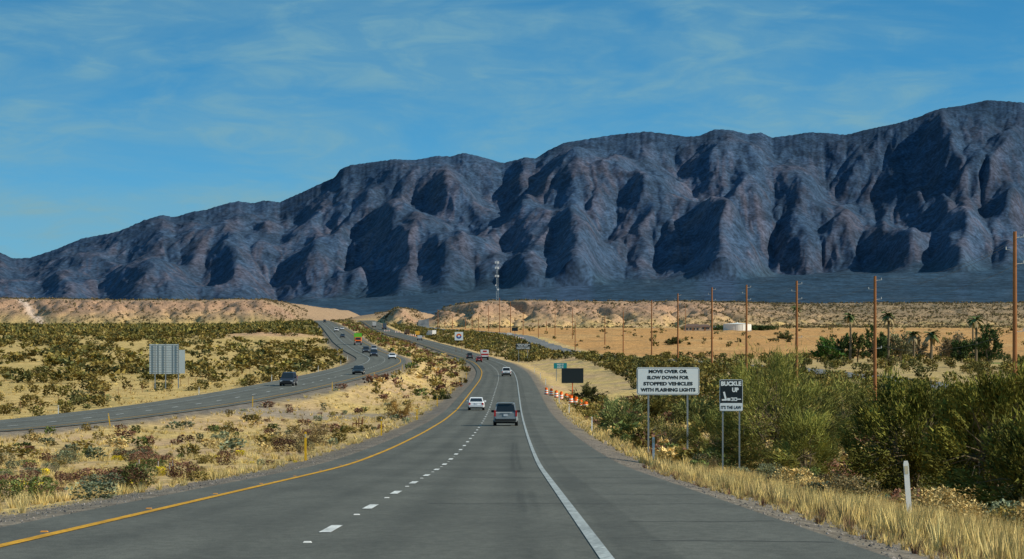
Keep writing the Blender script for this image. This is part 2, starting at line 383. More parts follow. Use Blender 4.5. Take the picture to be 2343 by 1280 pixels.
# ---------------- foliage soup
def soup(name,items,m):
    VV=[];CC=[]
    for T,tc,pos,scl,rot,col in items:
        k=len(pos)
        if k==0: continue
        P=T.reshape(1,-1,3)*scl[:,None,:]
        c=np.cos(rot)[:,None];s_=np.sin(rot)[:,None]
        x=P[...,0]*c-P[...,1]*s_;y=P[...,0]*s_+P[...,1]*c
        VV.append((np.stack([x,y,P[...,2]],-1)+pos[:,None,:]).reshape(-1,3))
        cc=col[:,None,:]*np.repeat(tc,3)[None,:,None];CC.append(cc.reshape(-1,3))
    V=np.concatenate(VV).astype(np.float32);Cc=np.concatenate(CC)
    return fastmesh(name,V,np.arange(len(V)).reshape(-1,3),Cc,[m])
def unit(v): return v/np.linalg.norm(v,axis=-1,keepdims=True)
def t_shrub(n,leaf,seed,vase=.5):
    r=np.random.default_rng(seed)
    th=r.uniform(0,2*np.pi,n);h=r.uniform(.05,1,n)**.8
    lob=1+.28*np.sin(th*3+seed)+.2*np.sin(th*5+seed*2)
    R=(vase+(1-vase)*h)*np.sqrt(np.clip(1.08-h**3,0,1))*lob*.6*r.uniform(.35,1,n)**.5
    c=np.stack([R*np.cos(th),R*np.sin(th),h*(.85+.15*lob)],-1)
    up=unit(np.stack([np.cos(th)*.6,np.sin(th)*.6,np.ones(n)],-1)+r.normal(0,.55,(n,3)))
    sd=unit(np.cross(up,r.normal(0,1,(n,3))))
    l=leaf*r.uniform(.6,1.5,n)[:,None]
    T=np.stack([c-sd*l*.5,c+sd*l*.5,c+up*l*1.3],1)
    T[...,2]=np.clip(T[...,2],-.03,None)
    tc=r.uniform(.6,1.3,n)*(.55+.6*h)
    return T,tc
def t_tuft(n,seed,spread=.45,wd=.03):
    r=np.random.default_rng(seed)
    th=r.uniform(0,2*np.pi,n);b=np.stack([np.cos(th)*.15,np.sin(th)*.15,np.zeros(n)],-1)*r.uniform(0,1,n)[:,None]
    ln=r.uniform(.5,1.05,n)[:,None];lean=r.uniform(.1,spread,n)[:,None]
    tip=b+np.concatenate([np.cos(th)[:,None]*lean,np.sin(th)[:,None]*lean,np.ones((n,1))],1)*ln
    sd=unit(np.cross(tip-b,r.normal(0,1,(n,3))))*wd
    T=np.stack([b-sd,b+sd,tip],1)
    return T,r.uniform(.6,1.25,n)
folm=attmat('foliage',[((1.3,1.3,1.3),.75,1.25,3,.35,.65)],rough=.8,spec=.1)
def scat(n,y0,y1,xa,xb,pw=1.):
    yy=np.linspace(y0,y1,400);A=np.maximum(xa(yy),-.185*yy-10);B=np.minimum(xb(yy),.185*yy+10)
    wd=np.clip(B-A,0,None)*yy**(pw-1);cdf=np.cumsum(wd);cdf/=cdf[-1]
    y=np.interp(rng.uniform(0,1,n),cdf,yy);A_=np.interp(y,yy,A);B_=np.interp(y,yy,B)
    ok=B_>A_;y=y[ok];x=A_[ok]+(B_[ok]-A_[ok])*rng.uniform(0,1,ok.sum())
    return x,y
def items(temps,x,y,h,wr,cols,jit=.2,dens=None):
    if dens is not None:
        k=rng.uniform(0,1,len(x))<dens(x,y);x=x[k];y=y[k]
    n=len(x);h=h[0]+(h[1]-h[0])*rng.uniform(0,1,n)**1.5
    cols=np.array(cols);ci=rng.integers(0,len(cols),n);c=cols[ci]*(1+rng.normal(0,jit,(n,1))).clip(.4,1.7)
    z=hz(x,y)-.03;w_=h*rng.uniform(wr[0],wr[1],n);rot=rng.uniform(0,6.28,n);ti=rng.integers(0,len(temps),n)
    out_=[]
    for k,(T,tc) in enumerate(temps):
        q=ti==k;out_.append((T,tc,np.stack([x[q],y[q],z[q]],-1),np.stack([w_[q],w_[q],h[q]],-1),rot[q],c[q]))
    return out_
S_big=[t_shrub(1100,.045,80+i) for i in range(5)]
S_near=[t_shrub(420,.075,i) for i in range(6)]
S_mid=[t_shrub(130,.15,10+i) for i in range(6)]
S_far=[t_shrub(34,.30,20+i,.7) for i in range(6)]
S_dot=[t_shrub(10,.55,40+i,.8) for i in range(5)]
G_near=[t_tuft(34,60+i,.5,.022) for i in range(5)]
G_mid=[t_tuft(14,70+i,.6,.05) for i in range(4)]
olive=[.155,.135,.035];ol2=[.11,.11,.04];ol3=[.22,.17,.05];red=[.19,.10,.065];gry=[.19,.215,.13];yel=[.58,.46,.03];straw=[.66,.51,.20];st2=[.56,.42,.18];grn=[.12,.15,.045]
clump=lambda x,y:.1+.9*SS(-.05,.3,fbm(x/7,y/18,3,200))
inv=lambda x,y:.15+.85*SS(-.15,.25,fbm(x/6,y/14,3,203))
far_c=lambda x,y:.12+.88*SS(-.1,.25,fbm(x/20,y/60,3,210))
ml=lambda y:xl(y)+6.8;mr=lambda y:xr(y)-6.7
L0=lambda y:y*0-999;L1=lambda y:xl(y)-9.5
R1=lambda y:y*0+999
it=[]
x,y=scat(80,45,180,ml,lambda y:xr(y)-8,.8);it+=items(S_big,x,y,(.4,.85),(1.3,2.3),[gry,grn,red,ol3,red,[.28,.24,.12]],.2)
x,y=scat(560,40,170,ml,mr,.8);it+=items(S_near,x,y,(.12,.45),(1.1,2.4),[red,red,gry,grn,ol3,st2,red,yel,yel],.2,clump)
x,y=scat(600,170,420,ml,mr,.8);it+=items(S_mid,x,y,(.25,.75),(1.1,2.4),[red,red,gry,grn,ol3,ol3,st2],.2,clump)
x,y=scat(900,420,1100,ml,mr,.8);it+=items(S_far,x,y,(.4,1.2),(1.,1.9),[red,grn,ol3,olive,st2],.2,clump)
x,y=scat(500,1100,2300,ml,mr,.8);it+=items(S_far,x,y,(.6,1.5),(1.,1.9),[red,grn,ol3,olive],.2)
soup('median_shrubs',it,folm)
it=[]
x,y=scat(6800,38,190,ml,mr,.8);it+=items(G_near,x,y,(.08,.42),(.9,1.7),[straw,straw,st2,[.68,.56,.26]],.15,inv)
x,y=scat(5200,190,600,ml,mr,.8);it+=items(G_mid,x,y,(.15,.5),(1,2.),[straw,straw,st2],.15,inv)
x,y=scat(3500,200,560,L0,L1,.8);it+=items(G_mid,x,y,(.2,.55),(1,2.),[straw,st2],.15,inv)
x,y=scat(7500,32,120,lambda y:xr(y)+8.4,lambda y:xr(y)+14+y*.03,.2);it+=items(G_near,x,y,(.12,.62),(.6,1.1),[straw,straw,[.70,.57,.25],st2,[.45,.34,.15]],.18)
x,y=scat(900,32,120,lambda y:xr(y)+7.6,lambda y:xr(y)+9.2,.2);it+=items(G_near,x,y,(.08,.3),(.8,1.4),[straw,st2,red],.15)
x,y=scat(5500,110,420,lambda y:xr(y)+8.2,lambda y:xr(y)+26,.3);it+=items(G_mid,x,y,(.2,.6),(.7,1.3),[straw,straw,st2],.15)
soup('dry_grass',it,folm)
it=[]
x,y=scat(60,45,160,lambda y:xr(y)+10.5,lambda y:xr(y)+16,.5);it+=items(S_big,x,y,(.4,1.1),(1,1.8),[ol3,st2,red,gry,grn,[.25,.2,.1]],.2)
x,y=scat(170,60,200,lambda y:xr(y)+9.5,lambda y:xr(y)+15,.5);it+=items(S_near,x,y,(.25,.8),(1,1.8),[ol3,st2,red,gry,grn],.2,clump)
x,y=scat(420,120,420,lambda y:xr(y)+10,lambda y:xr(y)+26,.6);it+=items(S_mid,x,y,(.4,1.3),(1,1.8),[olive,ol3,st2,red,grn],.2)
x,y=scat(950,230,950,lambda y:xr(y)+17+y*.012,lambda y:xf(y)-6,.8);it+=items(S_mid,x,y,(.9,2.2),(1.,1.6),[olive,ol2,ol3,olive],.2)
x,y=scat(380,300,950,lambda y:xf(y)+7,R1,.9);it+=items(S_mid,x,y,(.9,2.2),(1.,1.6),[olive,ol2,ol3,olive],.2)
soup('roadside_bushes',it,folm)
it=[]
x,y=scat(460,220,520,L0,L1);it+=items(S_mid,x,y,(.6,1.6),(1.,2.2),[olive,ol2,ol3,ol3,[.28,.21,.07]],.2,clump)
x,y=scat(3700,450,1400,L0,L1,.95);it+=items(S_far,x,y,(.7,1.8),(1.1,2.3),[olive,ol2,ol3,ol3],.2,far_c)
x,y=scat(9000,1250,2170,L0,L1,.9);it+=items(S_dot,x,y,(.8,1.8),(1.2,2.),[olive,ol2,ol3],.2,far_c)
soup('creosote_brush',it,folm)
it=[]
x,y=scat(28000,2150,2640,L0,R1);it+=items(S_dot,x,y,(.4,1.15),(1.,1.5),[[.16,.125,.06],[.12,.11,.05],[.18,.135,.07]],.2,lambda x,y:(.3+.5*SS(-.2,.3,fbm(x/30,y/60,3,220))+.3*(x>130))*(np.abs(x-xl(y))>9)*(np.abs(x-xr(y))>10)*(np.abs(x-xf(y))>8))
x,y=scat(1600,950,2250,lambda y:xr(y)+12,lambda y:xf(y)-6);it+=items(S_far,x,y,(.7,1.7),(1,1.7),[olive,ol2,ol3],.2)
x,y=scat(170,1000,2200,lambda y:xf(y)+8,R1);it+=items(S_far,x,y,(1,2),(1,1.7),[olive,ol2],.2)
soup('hillside_brush',it,folm)

def t_rock(seed):
    r=np.random.default_rng(seed)
    p=[(1,0,0),(0,1,0),(-1,0,0),(0,-1,0),(0,0,1)];p=np.array(p)*r.uniform(.6,1.2,(5,1))
    return np.array([[p[0],p[1],p[4]],[p[1],p[2],p[4]],[p[2],p[3],p[4]],[p[3],p[0],p[4]]]),np.ones(4)
RK=[t_rock(i) for i in range(5)];it=[]
x,y=scat(9000,32,200,lambda y:xr(y)+6.9,lambda y:xr(y)+9.2,.2);it+=items(RK,x,y,(.015,.06),(1,1.6),[[.17,.16,.15],[.25,.22,.2],[.1,.1,.1]],.3)
x,y=scat(9000,38,200,lambda y:xr(y)-8,lambda y:xr(y)-5.,.2);it+=items(RK,x,y,(.015,.06),(1,1.6),[[.17,.16,.15],[.25,.22,.2],[.1,.1,.1]],.3)
soup('roadside_gravel',it,folm)

# ---------------- trees
bark=mat('bark',(.15,.115,.07),.9)
def tree(name,X,Y,h,w,col,seed,nc=60,nl=130,leaf=.13,base=.15,elong=2.,tr=.12,topbias=1.,cs=.1,up_=.6):
    r=np.random.default_rng(seed);z=float(hz(X,Y))
    mb=MB();nst=4+seed%3
    th=r.uniform(0,2*np.pi,nc);hh=base+(1-base)*r.uniform(0,1,nc)**topbias
    prof_=np.sqrt(np.clip(1-((hh-.5)/.58)**2,0.05,1))
    R=w/2*prof_*r.uniform(.2,1,nc)**.55*(1+.25*np.sin(th*3+seed)+.15*np.sin(th*5+2*seed))
    cx=R*np.cos(th);cy=R*np.sin(th);cz=hh*h*.93*(1-.22*(R/(w/2))**2)
    stems=[(r.uniform(-.12,.12)*w,r.uniform(-.12,.12)*w,h*r.uniform(.28,.4)) for _ in range(nst)]
    for sx,sy,sz in stems: mb.path([(0,0,-.2),(sx*.4,sy*.4,sz*.5),(sx,sy,sz)],[tr,tr*.75,tr*.5],0)
    for i in range(nc):
        st=stems[i%nst];p=(cx[i],cy[i],cz[i])
        m_=((st[0]+p[0])/2+r.normal(0,.04*w),(st[1]+p[1])/2,(st[2]*.6+p[2]*.4)+.05*h)
        mb.path([st,m_,p],[tr*.4,tr*.22,tr*.08],0,4)
    nb=len(mb.v)
    n=nc*nl
    ax=unit(np.stack([cx,cy,(cz-h*.15)*up_*1.6],-1)+1e-6);ax=np.repeat(ax,nl,0)
    cc=np.repeat(np.stack([cx,cy,cz],-1),nl,0)
    cr=np.repeat(w*cs*r.uniform(.6,1.35,nc),nl)[:,None]
    off=r.normal(0,.55,(n,3))*cr+ax*(r.uniform(-1.6,1.6,(n,1))*cr)
    P=cc+off
    up=unit(ax+r.normal(0,.38,(n,3)));sd=unit(np.cross(up,r.normal(0,1,(n,3))))
    l=leaf*r.uniform(.6,1.4,n)[:,None]
    T=np.stack([P-sd*l*.5,P+sd*l*.5,P+up*l*elong],1);T[...,2]=np.clip(T[...,2],0,None)
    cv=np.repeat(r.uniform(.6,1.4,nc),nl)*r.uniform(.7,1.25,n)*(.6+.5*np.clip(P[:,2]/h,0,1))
    V=np.concatenate([np.array(mb.v),T.reshape(-1,3)])
    me=bpy.data.meshes.new(name)
    fs=mb.f+[tuple(q) for q in (np.arange(n*3).reshape(-1,3)+nb).tolist()]
    me.from_pydata(V.tolist(),[],fs);me.materials.append(bark);me.materials.append(folm)
    me.polygons.foreach_set('material_index',np.array(mb.m+[1]*n,np.int32))
    a_=me.color_attributes.new('Col','FLOAT_COLOR','POINT');c4=np.ones((len(V),4),np.float32)
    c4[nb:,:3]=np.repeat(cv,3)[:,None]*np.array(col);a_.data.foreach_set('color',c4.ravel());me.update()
    o=bpy.data.objects.new(name,me);sc.collection.objects.link(o);o.location=(X,Y,z);return o
def atpx(px_,d): return (px_-CX)/F*d
pv=[.235,.235,.06];mq=[.15,.15,.03]
kw=dict(leaf=.028,base=.06,elong=9)
tree('palo_verde_tree',atpx(1765,132),132,5.3,5.9,pv,1,nc=95,nl=250,tr=.09,cs=.066,topbias=1.1,**kw)
tree('palo_verde_tree',atpx(1640,150),150,2.9,3.0,[.19,.195,.05],12,nc=36,nl=200,tr=.06,cs=.08,**kw)
tree('palo_verde_tree',atpx(1855,118),120,3.0,2.6,[.21,.215,.05],2,nc=36,nl=180,tr=.06,cs=.08,**kw)
kw=dict(leaf=.05,base=.04,elong=3)
tree('mesquite_tree',atpx(2090,95),95,4.0,4.2,mq,3,nc=110,nl=220,tr=.08,cs=.066,**kw)
tree('mesquite_tree',atpx(2290,86),86,4.1,3.6,[.165,.16,.03],4,nc=110,nl=220,tr=.08,cs=.066,**kw)
tree('mesquite_tree',atpx(2200,100),102,3.9,3.6,[.13,.13,.03],17,nc=80,nl=200,tr=.08,cs=.07,**kw)
tree('mesquite_tree',atpx(2385,72),72,2.8,2.8,mq,6,nc=70,nl=200,tr=.07,cs=.08,**kw)
tree('mesquite_tree',atpx(1960,180),185,4.8,4.6,[.14,.145,.04],13,nc=70,nl=150,tr=.08,cs=.08,**kw)
tree('mesquite_tree',atpx(2260,190),190,5.2,5.6,[.14,.14,.035],14,nc=70,nl=150,tr=.08,cs=.08,**kw)
tree('desert_bush',atpx(1415,240),240,2.7,3.4,[.17,.20,.07],7,nc=45,nl=130,leaf=.06,base=.03,elong=4,tr=.05)
tree('desert_bush',atpx(1530,185),185,1.9,3.0,[.17,.155,.05],8,nc=40,nl=130,leaf=.05,base=.03,elong=3,tr=.05)
tree('desert_bush',atpx(1475,330),330,2.4,4.2,olive,9,nc=40,nl=90,leaf=.12,base=.03,elong=3,tr=.05)
tree('desert_bush',atpx(1345,420),420,2.2,4.,ol2,10,nc=35,nl=80,leaf=.14,base=.03,elong=3,tr=.05)
tree('desert_bush',atpx(1590,260),260,2.6,4.2,[.15,.16,.05],16,nc=50,nl=100,leaf=.1,base=.03,elong=3,tr=.05)
tree('sagebrush',atpx(705,190),190,1.45,3.3,[.24,.17,.08],11,nc=40,nl=90,leaf=.04,base=.05,elong=4,tr=.03)
tree('tumbleweed_bush',atpx(912,330),330,1.6,2.9,[.42,.26,.08],18,nc=30,nl=90,leaf=.06,base=.05,elong=3,tr=.03)
tree('desert_bush',atpx(1007,420),420,1.0,2.1,[.09,.10,.03],15,nc=20,nl=60,leaf=.1,base=.05,elong=2,tr=.03)
pg=mat('palm_green',(.11,.14,.04));pdm=mat('palm_dead',(.32,.24,.12))
def palm(X,Y,h,seed,s=1.):
    r=np.random.default_rng(seed);z=float(hz(X,Y));mb=MB()
    mb.path([(0,0,-.2),(.15,0,h*.5),(.1,0,h)],[.32*s,.24*s,.22*s],0,8)
    for i in range(34):
        t=r.uniform(0,6.28);el=r.uniform(-.9,1.1);L=r.uniform(1.5,2.1)*s
        p0=np.array([.1,0,h]);pts=[]
        for k in range(5):
            q=k/4;pts.append(p0+np.array([math.cos(t)*L*q*math.cos(el*.6),math.sin(t)*L*q*math.cos(el*.6),L*(math.sin(el)*q-.45*q*q)]))
        sd=np.array([-math.sin(t),math.cos(t),0])
        for k in range(4):
            w0=.38*s*math.sin(math.pi*(.15+.8*k/4));w1=.38*s*math.sin(math.pi*(.15+.8*(k+1)/4))
            mb.quad([pts[k]-sd*w0,pts[k]+sd*w0*.2,pts[k+1]+sd*w1*.2,pts[k+1]-sd*w1],1 if el>-.3 else 2)
            mb.quad([pts[k]-sd*w0*.2+[0,0,.05],pts[k]+sd*w0+[0,0,-.1],pts[k+1]+sd*w1+[0,0,-.1],pts[k+1]-sd*w1*.2+[0,0,.05]],1 if el>-.3 else 2)
    mb.build('palm_tree',[bark,pg,pdm],(X,Y,z))
for p_,d_,h_,s_ in((1945,790,12.2,1.2),(2032,800,12.8,1.25),(2233,780,11.4,1.3),(2225,830,11.2,1.),(2130,760,7.6,1.4),(2090,800,7.6,1.2),(1822,1300,16,1.6)):
    palm(atpx(p_,d_),d_,h_,int(p_),s_)
dk=[.06,.095,.03]
for p_,d_,h_,w_,c_ in((1893,780,5.8,6.4,[.07,.14,.03]),(1930,800,8,4.5,dk),(2000,790,10.2,4.8,dk),(1962,800,8,4,[.14,.15,.05]),(2262,760,10.4,5.6,dk),(2240,800,7.5,5,dk),(2200,790,6,5,dk),(2060,850,7.5,8,[.2,.19,.1]),(2180,860,7,8,[.22,.17,.1]),(2015,840,8,5,[.09,.12,.04]),(1797,1500,3.2,6,[.17,.18,.07]),(1540,1300,2.6,5,ol2),(2100,900,6.5,6,[.2,.17,.1])):
    tree('shade_tree',atpx(p_,d_),d_,h_,w_,c_,int(p_)%97,nc=32,nl=90,leaf=.32,base=.2,elong=1.5,tr=.2)
it=[]
hx=np.linspace(atpx(1600,1980),atpx(1770,1980),60)+rng.normal(0,1,60)
it+=items(S_mid,hx,np.full(60,1980.)+rng.normal(0,3,60),(2.2,3.4),(1.1,1.5),[dk],.15)
soup('hedge_row',it,folm)

# ---------------- vehicles
glass=mat('dark_glass',(.015,.02,.025),.08,0,.1,3,.6);tyre=mat('tyre_rubber',(.02,.02,.02),.9);chrome=mat('bare_metal',(.35,.36,.37),.35,.7)
redl=mat('tail_lamp_red',(.45,.02,.015),.25,0,.1,3,.5);blk=mat('black_trim',(.025,.025,.027),.6);plate=mat('plate_white',(.6,.63,.66),.5);hl=mat('headlamp',(.75,.77,.78),.15,0,.05,3,.6);rim=mat('wheel_rim',(.4,.4,.41),.3,.6)
def paint(c,n='car_paint'): return mat(n,c,.28,.0,.04,2,.5)
def panel(mb,c,ins,off,m):
    c=[np.array(q,float) for q in c]
    def P(u,v): return (c[0]*(1-u)+c[1]*u)*(1-v)+(c[3]*(1-u)+c[2]*u)*v
    n=np.cross(c[1]-c[0],c[3]-c[0]);n/=np.linalg.norm(n)
    l,r_,b,t=ins
    mb.quad([P(l,b)+n*off,P(1-r_,b)+n*off,P(1-r_,1-t)+n*off,P(l,1-t)+n*off],m)
KD={'sedan':dict(L=4.8,W=1.84,H=1.46,z0=.95,yr=(-2.0,-1.15),yf=(1.25,.35),zt=(.98,.97,.86),wr=.33),
    'suv':dict(L=5.1,W=2.0,H=1.9,z0=1.12,yr=(-2.46,-2.25),yf=(1.35,.6),zt=(1.15,1.14,1.05),wr=.39),
    'hatch':dict(L=4.5,W=1.85,H=1.65,z0=1.02,yr=(-2.1,-1.7),yf=(1.3,.45),zt=(1.05,1.04,.95),wr=.36),
    'pickup':dict(L=5.8,W=2.0,H=1.9,z0=1.15,yr=(-.55,-.4),yf=(1.6,.95),zt=(1.18,1.17,1.12),wr=.4)}
def car(name,col,kind,X,Y,road='r',rz=0):
    k=KD[kind];L,Wd,H=k['L'],k['W'],k['H'];hw=Wd/2;mb=MB();zb=.30 if kind!='pickup' else .42
    def sec(y,w_,b,t): return [(-w_,y,b+.14),(-w_*.9,y,b),(w_*.9,y,b),(w_,y,b+.14),(w_*1.0,y,(b+t)/2+.05),(w_*.975,y,t-.08),(w_*.9,y,t),(-w_*.9,y,t),(-w_*.975,y,t-.08),(-w_,y,(b+t)/2+.05)]
    zt=k['zt']
    mb.loft([sec(-L/2,hw*.88,zb+.12,zt[0]-.10),sec(-L/2+.10,hw*.96,zb+.03,zt[0]-.02),sec(-L/2+.5,hw,zb,zt[0]),sec(0,hw,zb,zt[1]),sec(L/2-1.1,hw,zb,zt[2]+.04),sec(L/2-.35,hw*.95,zb,zt[2]-.10),sec(L/2-.05,hw*.86,zb+.08,zt[2]-.24),sec(L/2,hw*.8,zb+.12,zt[2]-.32)],0)
    z0=k['z0']-.03;a0,a1=k['yr'];f0,f1=k['yf'];wb=hw*.93;wt=hw*.76
    B=[(-wb,a0,z0),(wb,a0,z0),(wb,f0,z0),(-wb,f0,z0)];T=[(-wt,a1,H-.06),(wt,a1,H-.06),(wt,f1,H-.06),(-wt,f1,H-.06)]
    T2=[(-wt*.9,a1+.12,H),(wt*.9,a1+.12,H),(wt*.9,f1-.12,H),(-wt*.9,f1-.12,H)]
    mb.loft([B,T,T2],0)
    panel(mb,[B[0],B[1],T[1],T[0]],(.07,.07,.10,.10),.012,1)
    panel(mb,[B[2],B[3],T[3],T[2]],(.05,.05,.06,.05),.012,1)
    for q in((B[1],B[2],T[2],T[1]),(B[3],B[0],T[0],T[3])):
        for l,r_ in((.05,.67),(.35,.37),(.66,.08)): panel(mb,q,(l,r_,.12,.12),.012,1)
    wr=k['wr']
    for yy in(-L/2+.95,L/2-.9):
        for s_ in(-1,1):
            mb.tube((s_*(hw-.24),yy,wr),(s_*(hw+.01),yy,wr),wr,wr,2,18)
            mb.tube((s_*(hw+.01),yy,wr),(s_*(hw+.025),yy,wr),wr*.62,wr*.58,8,12)
            mb.tube((s_*(hw-.1),yy,wr+.02),(s_*(hw+.004),yy,wr+.02),wr*1.14,wr*1.14,5,18)
    e=-L/2
    mb.box(-hw*.86,hw*.86,e-.09,e+.1,zb+.10,zb+.32,5 if kind!='sedan' else 0)
    mb.box(-hw*.8,hw*.8,-e-.1,-e+.06,zb+.08,zb+.28,5)
    if kind in('suv','pickup'): mb.box(-hw*.80,hw*.80,e-.11,e+.1,zb+.27,zb+.36,3 if kind=='pickup' else 0)
    lz=(zt[0]-.42,zt[0]-.1) if kind!='suv' else (.78,1.28)
    for s_ in(-1,1):
        x0,x1=sorted((s_*hw*.70,s_*hw*.93));
        if kind in('suv','pickup'): x0,x1=sorted((s_*hw*.80,s_*hw*.95))
        mb.box(x0,x1,e-.02,e+.18,lz[0],lz[1],4)
        x0,x1=sorted((s_*hw*.55,s_*hw*.86));mb.box(x0,x1,-e-.16,-e+.0,zt[2]-.40,zt[2]-.24,7)
        mb.box(*sorted((s_*hw*.95,s_*(hw+.2))),f0-.45,f0-.32,z0-.02,z0+.17,0 if kind!='suv' else 5)
    mb.box(-hw*.5,hw*.5,-e-.06,-e+.02,zb+.3,zt[2]-.3,5)
    mb.box(-.17,.17,e-.03,e,zb+.38 if kind!='suv' else .80,zb+.54 if kind!='suv' else .97,6)
    if kind=='suv':
        for s_ in(-1,1): mb.box(*sorted((s_*wt*.86,s_*wt*.93)),a1+.3,f1-.2,H+.03,H+.07,5)
        mb.box(-wt*.8,wt*.8,a1-.16,a1+.15,H-.06,H-.01,0)
        mb.box(-hw*.4,hw*.4,e-.03,e,1.02,1.07,3)
    if kind=='pickup':
        mb.box(-hw*.86,hw*.86,-L/2+.12,-.62,zt[0]-.01,zt[0]+.012,5)
        mb.box(-hw*.3,hw*.3,e-.02,e,.95,1.0,5)
    mb.box(-hw*.75,hw*.75,-L/2+.4,L/2-.5,.2,zb+.04,5)
    zc=(zr if road=='r' else zl)
    sl=(float(zc(Y+3))-float(zc(Y-3)))/6
    hd=(float((xr if road=='r' else xl)(Y+3))-float((xr if road=='r' else xl)(Y-3)))/6
    z=float(zc(Y))+.035+.00012*Y
    return mb.build(name,[paint(col),glass,tyre,chrome,redl,blk,plate,hl,rim],(X,Y,z),rz-math.atan(hd),math.atan(sl)*(-1 if rz!=0 else 1))
def lane(o,Y,road='r'): return float((xr if road=='r' else xl)(Y))+o
car('suv',(.24,.27,.29),'suv',atpx(1157,250),250)
car('white_sedan',(.78,.80,.82),'sedan',atpx(1090,345),345)
car('white_pickup_truck',(.78,.80,.82),'pickup',lane(1.7,650),650)
car('red_car',(.28,.02,.02),'hatch',lane(-1.8,905),905)
car('dark_pickup_truck',(.05,.05,.06),'pickup',lane(-1.9,990),990)
pi=math.pi
for n_,c_,k_,p_,d_ in(('dark_suv',(.03,.035,.05),'suv',-1.3,425),('dark_sedan',(.02,.025,.03),'sedan',1.9,505),('white_sedan',(.75,.77,.8),'sedan',1.9,735),('dark_suv',(.03,.04,.07),'suv',-1.8,790),('dark_suv',(.04,.05,.07),'suv',-1.8,860),('silver_car',(.3,.32,.35),'hatch',1.8,900),('dark_sedan',(.03,.03,.04),'sedan',-1.8,1180),('white_suv',(.6,.6,.6),'suv',-1.8,1380),('white_sedan',(.6,.6,.6),'sedan',1.8,1450),('dark_suv',(.04,.04,.05),'suv',-1.8,1950)):
    car(n_,c_,k_,lane(p_,d_,'l'),d_,'l',pi)
def boxtruck(name,X,Y,z,rz,cab,cargo,H=3.6,L=9.,W=2.5,bands=None):
    mb=MB();hw=W/2
    mb.loft([[(-hw,-L/2,1.0),(hw,-L/2,1.0),(hw,-L/2,H),(-hw,-L/2,H)],[(-hw,L/2-2.4,1.0),(hw,L/2-2.4,1.0),(hw,L/2-2.4,H),(-hw,L/2-2.4,H)]],1)
    mb.loft([[(-hw*.92,y,.6),(hw*.92,y,.6),(hw*.92,y,t*.8),(hw*.85,y,t),(-hw*.85,y,t),(-hw*.92,y,t*.8)] for y,t in((L/2-2.3,2.6),(L/2-1.0,2.55),(L/2-.6,1.6),(L/2,1.45))],0)
    panel(mb,[(hw*.85,L/2-.58,1.62),(-hw*.85,L/2-.58,1.62),(-hw*.8,L/2-1.0,2.5),(hw*.8,L/2-1.0,2.5)],(.06,.06,.05,.05),.03,2)
    mb.box(-hw*.8,hw*.8,-L/2+.2,L/2-.3,.55,.98,3)
    for yy in(-L/2+1.2,-L/2+2.2,L/2-1.2):
        for s_ in(-1,1): mb.tube((s_*(hw-.35),yy,.5),(s_*(hw),yy,.5),.5,.5,3,16)
    mb.box(-hw*.7,hw*.7,L/2,L/2+.04,.8,1.3,3);mb.box(-hw,hw,L/2,L/2+.15,.5,.75,5)
    for s_ in(-1,1):
        mb.box(*sorted((s_*hw*.72,s_*hw*.9)),L/2,L/2+.05,1.0,1.2,6)
        mb.box(*sorted((s_*hw*.75,s_*hw*.95)),-L/2-.04,-L/2,1.05,1.3,4)
    mb.box(-hw*.94,hw*.94,-L/2-.02,-L/2,1.15,H-.15,7)
    if bands:
        mb.box(-hw*.95,hw*.95,-L/2-.04,-L/2-.025,1.5,2.0,4);mb.box(-hw*.5,hw*.5,-L/2-.045,-L/2-.041,2.5,3.0,4)
    mb.build(name,[paint(cab,'truck_paint'),paint(cargo,'cargo_paint'),glass,blk,redl,chrome,hl,paint(tuple(np.array(cargo)*.9),'cargo_door')],(X,Y,z),rz)
def rb_(n,p,d,road,rz,cab,cargo,**k):
    zc,xc=(zr,xr) if road=='r' else (zl,xl)
    hd=(float(xc(d+3))-float(xc(d-3)))/6
    X=float(xc(d))+p;z=float(zc(d))+.035+.00012*d if abs(p)<4 else float(hz(X,d))
    boxtruck(n,X,d,z,rz-math.atan(hd),cab,cargo,**k)
rb_('box_truck',1.8,965,'r',0,(.5,.5,.5),(.8,.78,.78),bands=1,H=3.2,L=8)
rb_('dump_truck',0.3,1010,'l',pi,(.9,.16,.02),(.12,.5,.03),H=3.9,L=9)
rb_('semi_truck',1.8,1980,'r',0,(.1,.1,.12),(.08,.10,.14),H=4.1,L=16)
rb_('box_truck',-2,2080,'r',0,(.4,.4,.4),(.55,.55,.55),H=3.8,L=9)
rb_('box_truck',12,1750,'r',0,(.6,.3,.03),(.7,.40,.04),H=3.2,L=7)
rb_('box_truck',18,1720,'r',.4,(.5,.5,.5),(.7,.7,.7),H=3.5,L=8)
rb_('semi_truck',9,1800,'r',0,(.2,.1,.03),(.1,.06,.03),H=3.3,L=12)
rb_('utility_van',1.7,1550,'r',0,(.55,.55,.55),(.6,.6,.6),H=2.4,L=5.5)
d_=1560;x_=float(xf(d_))-9;boxtruck('utility_van',x_,d_,float(hz(x_,d_))+.05,0,(.5,.5,.5),(.7,.7,.72),H=2.8,L=6)

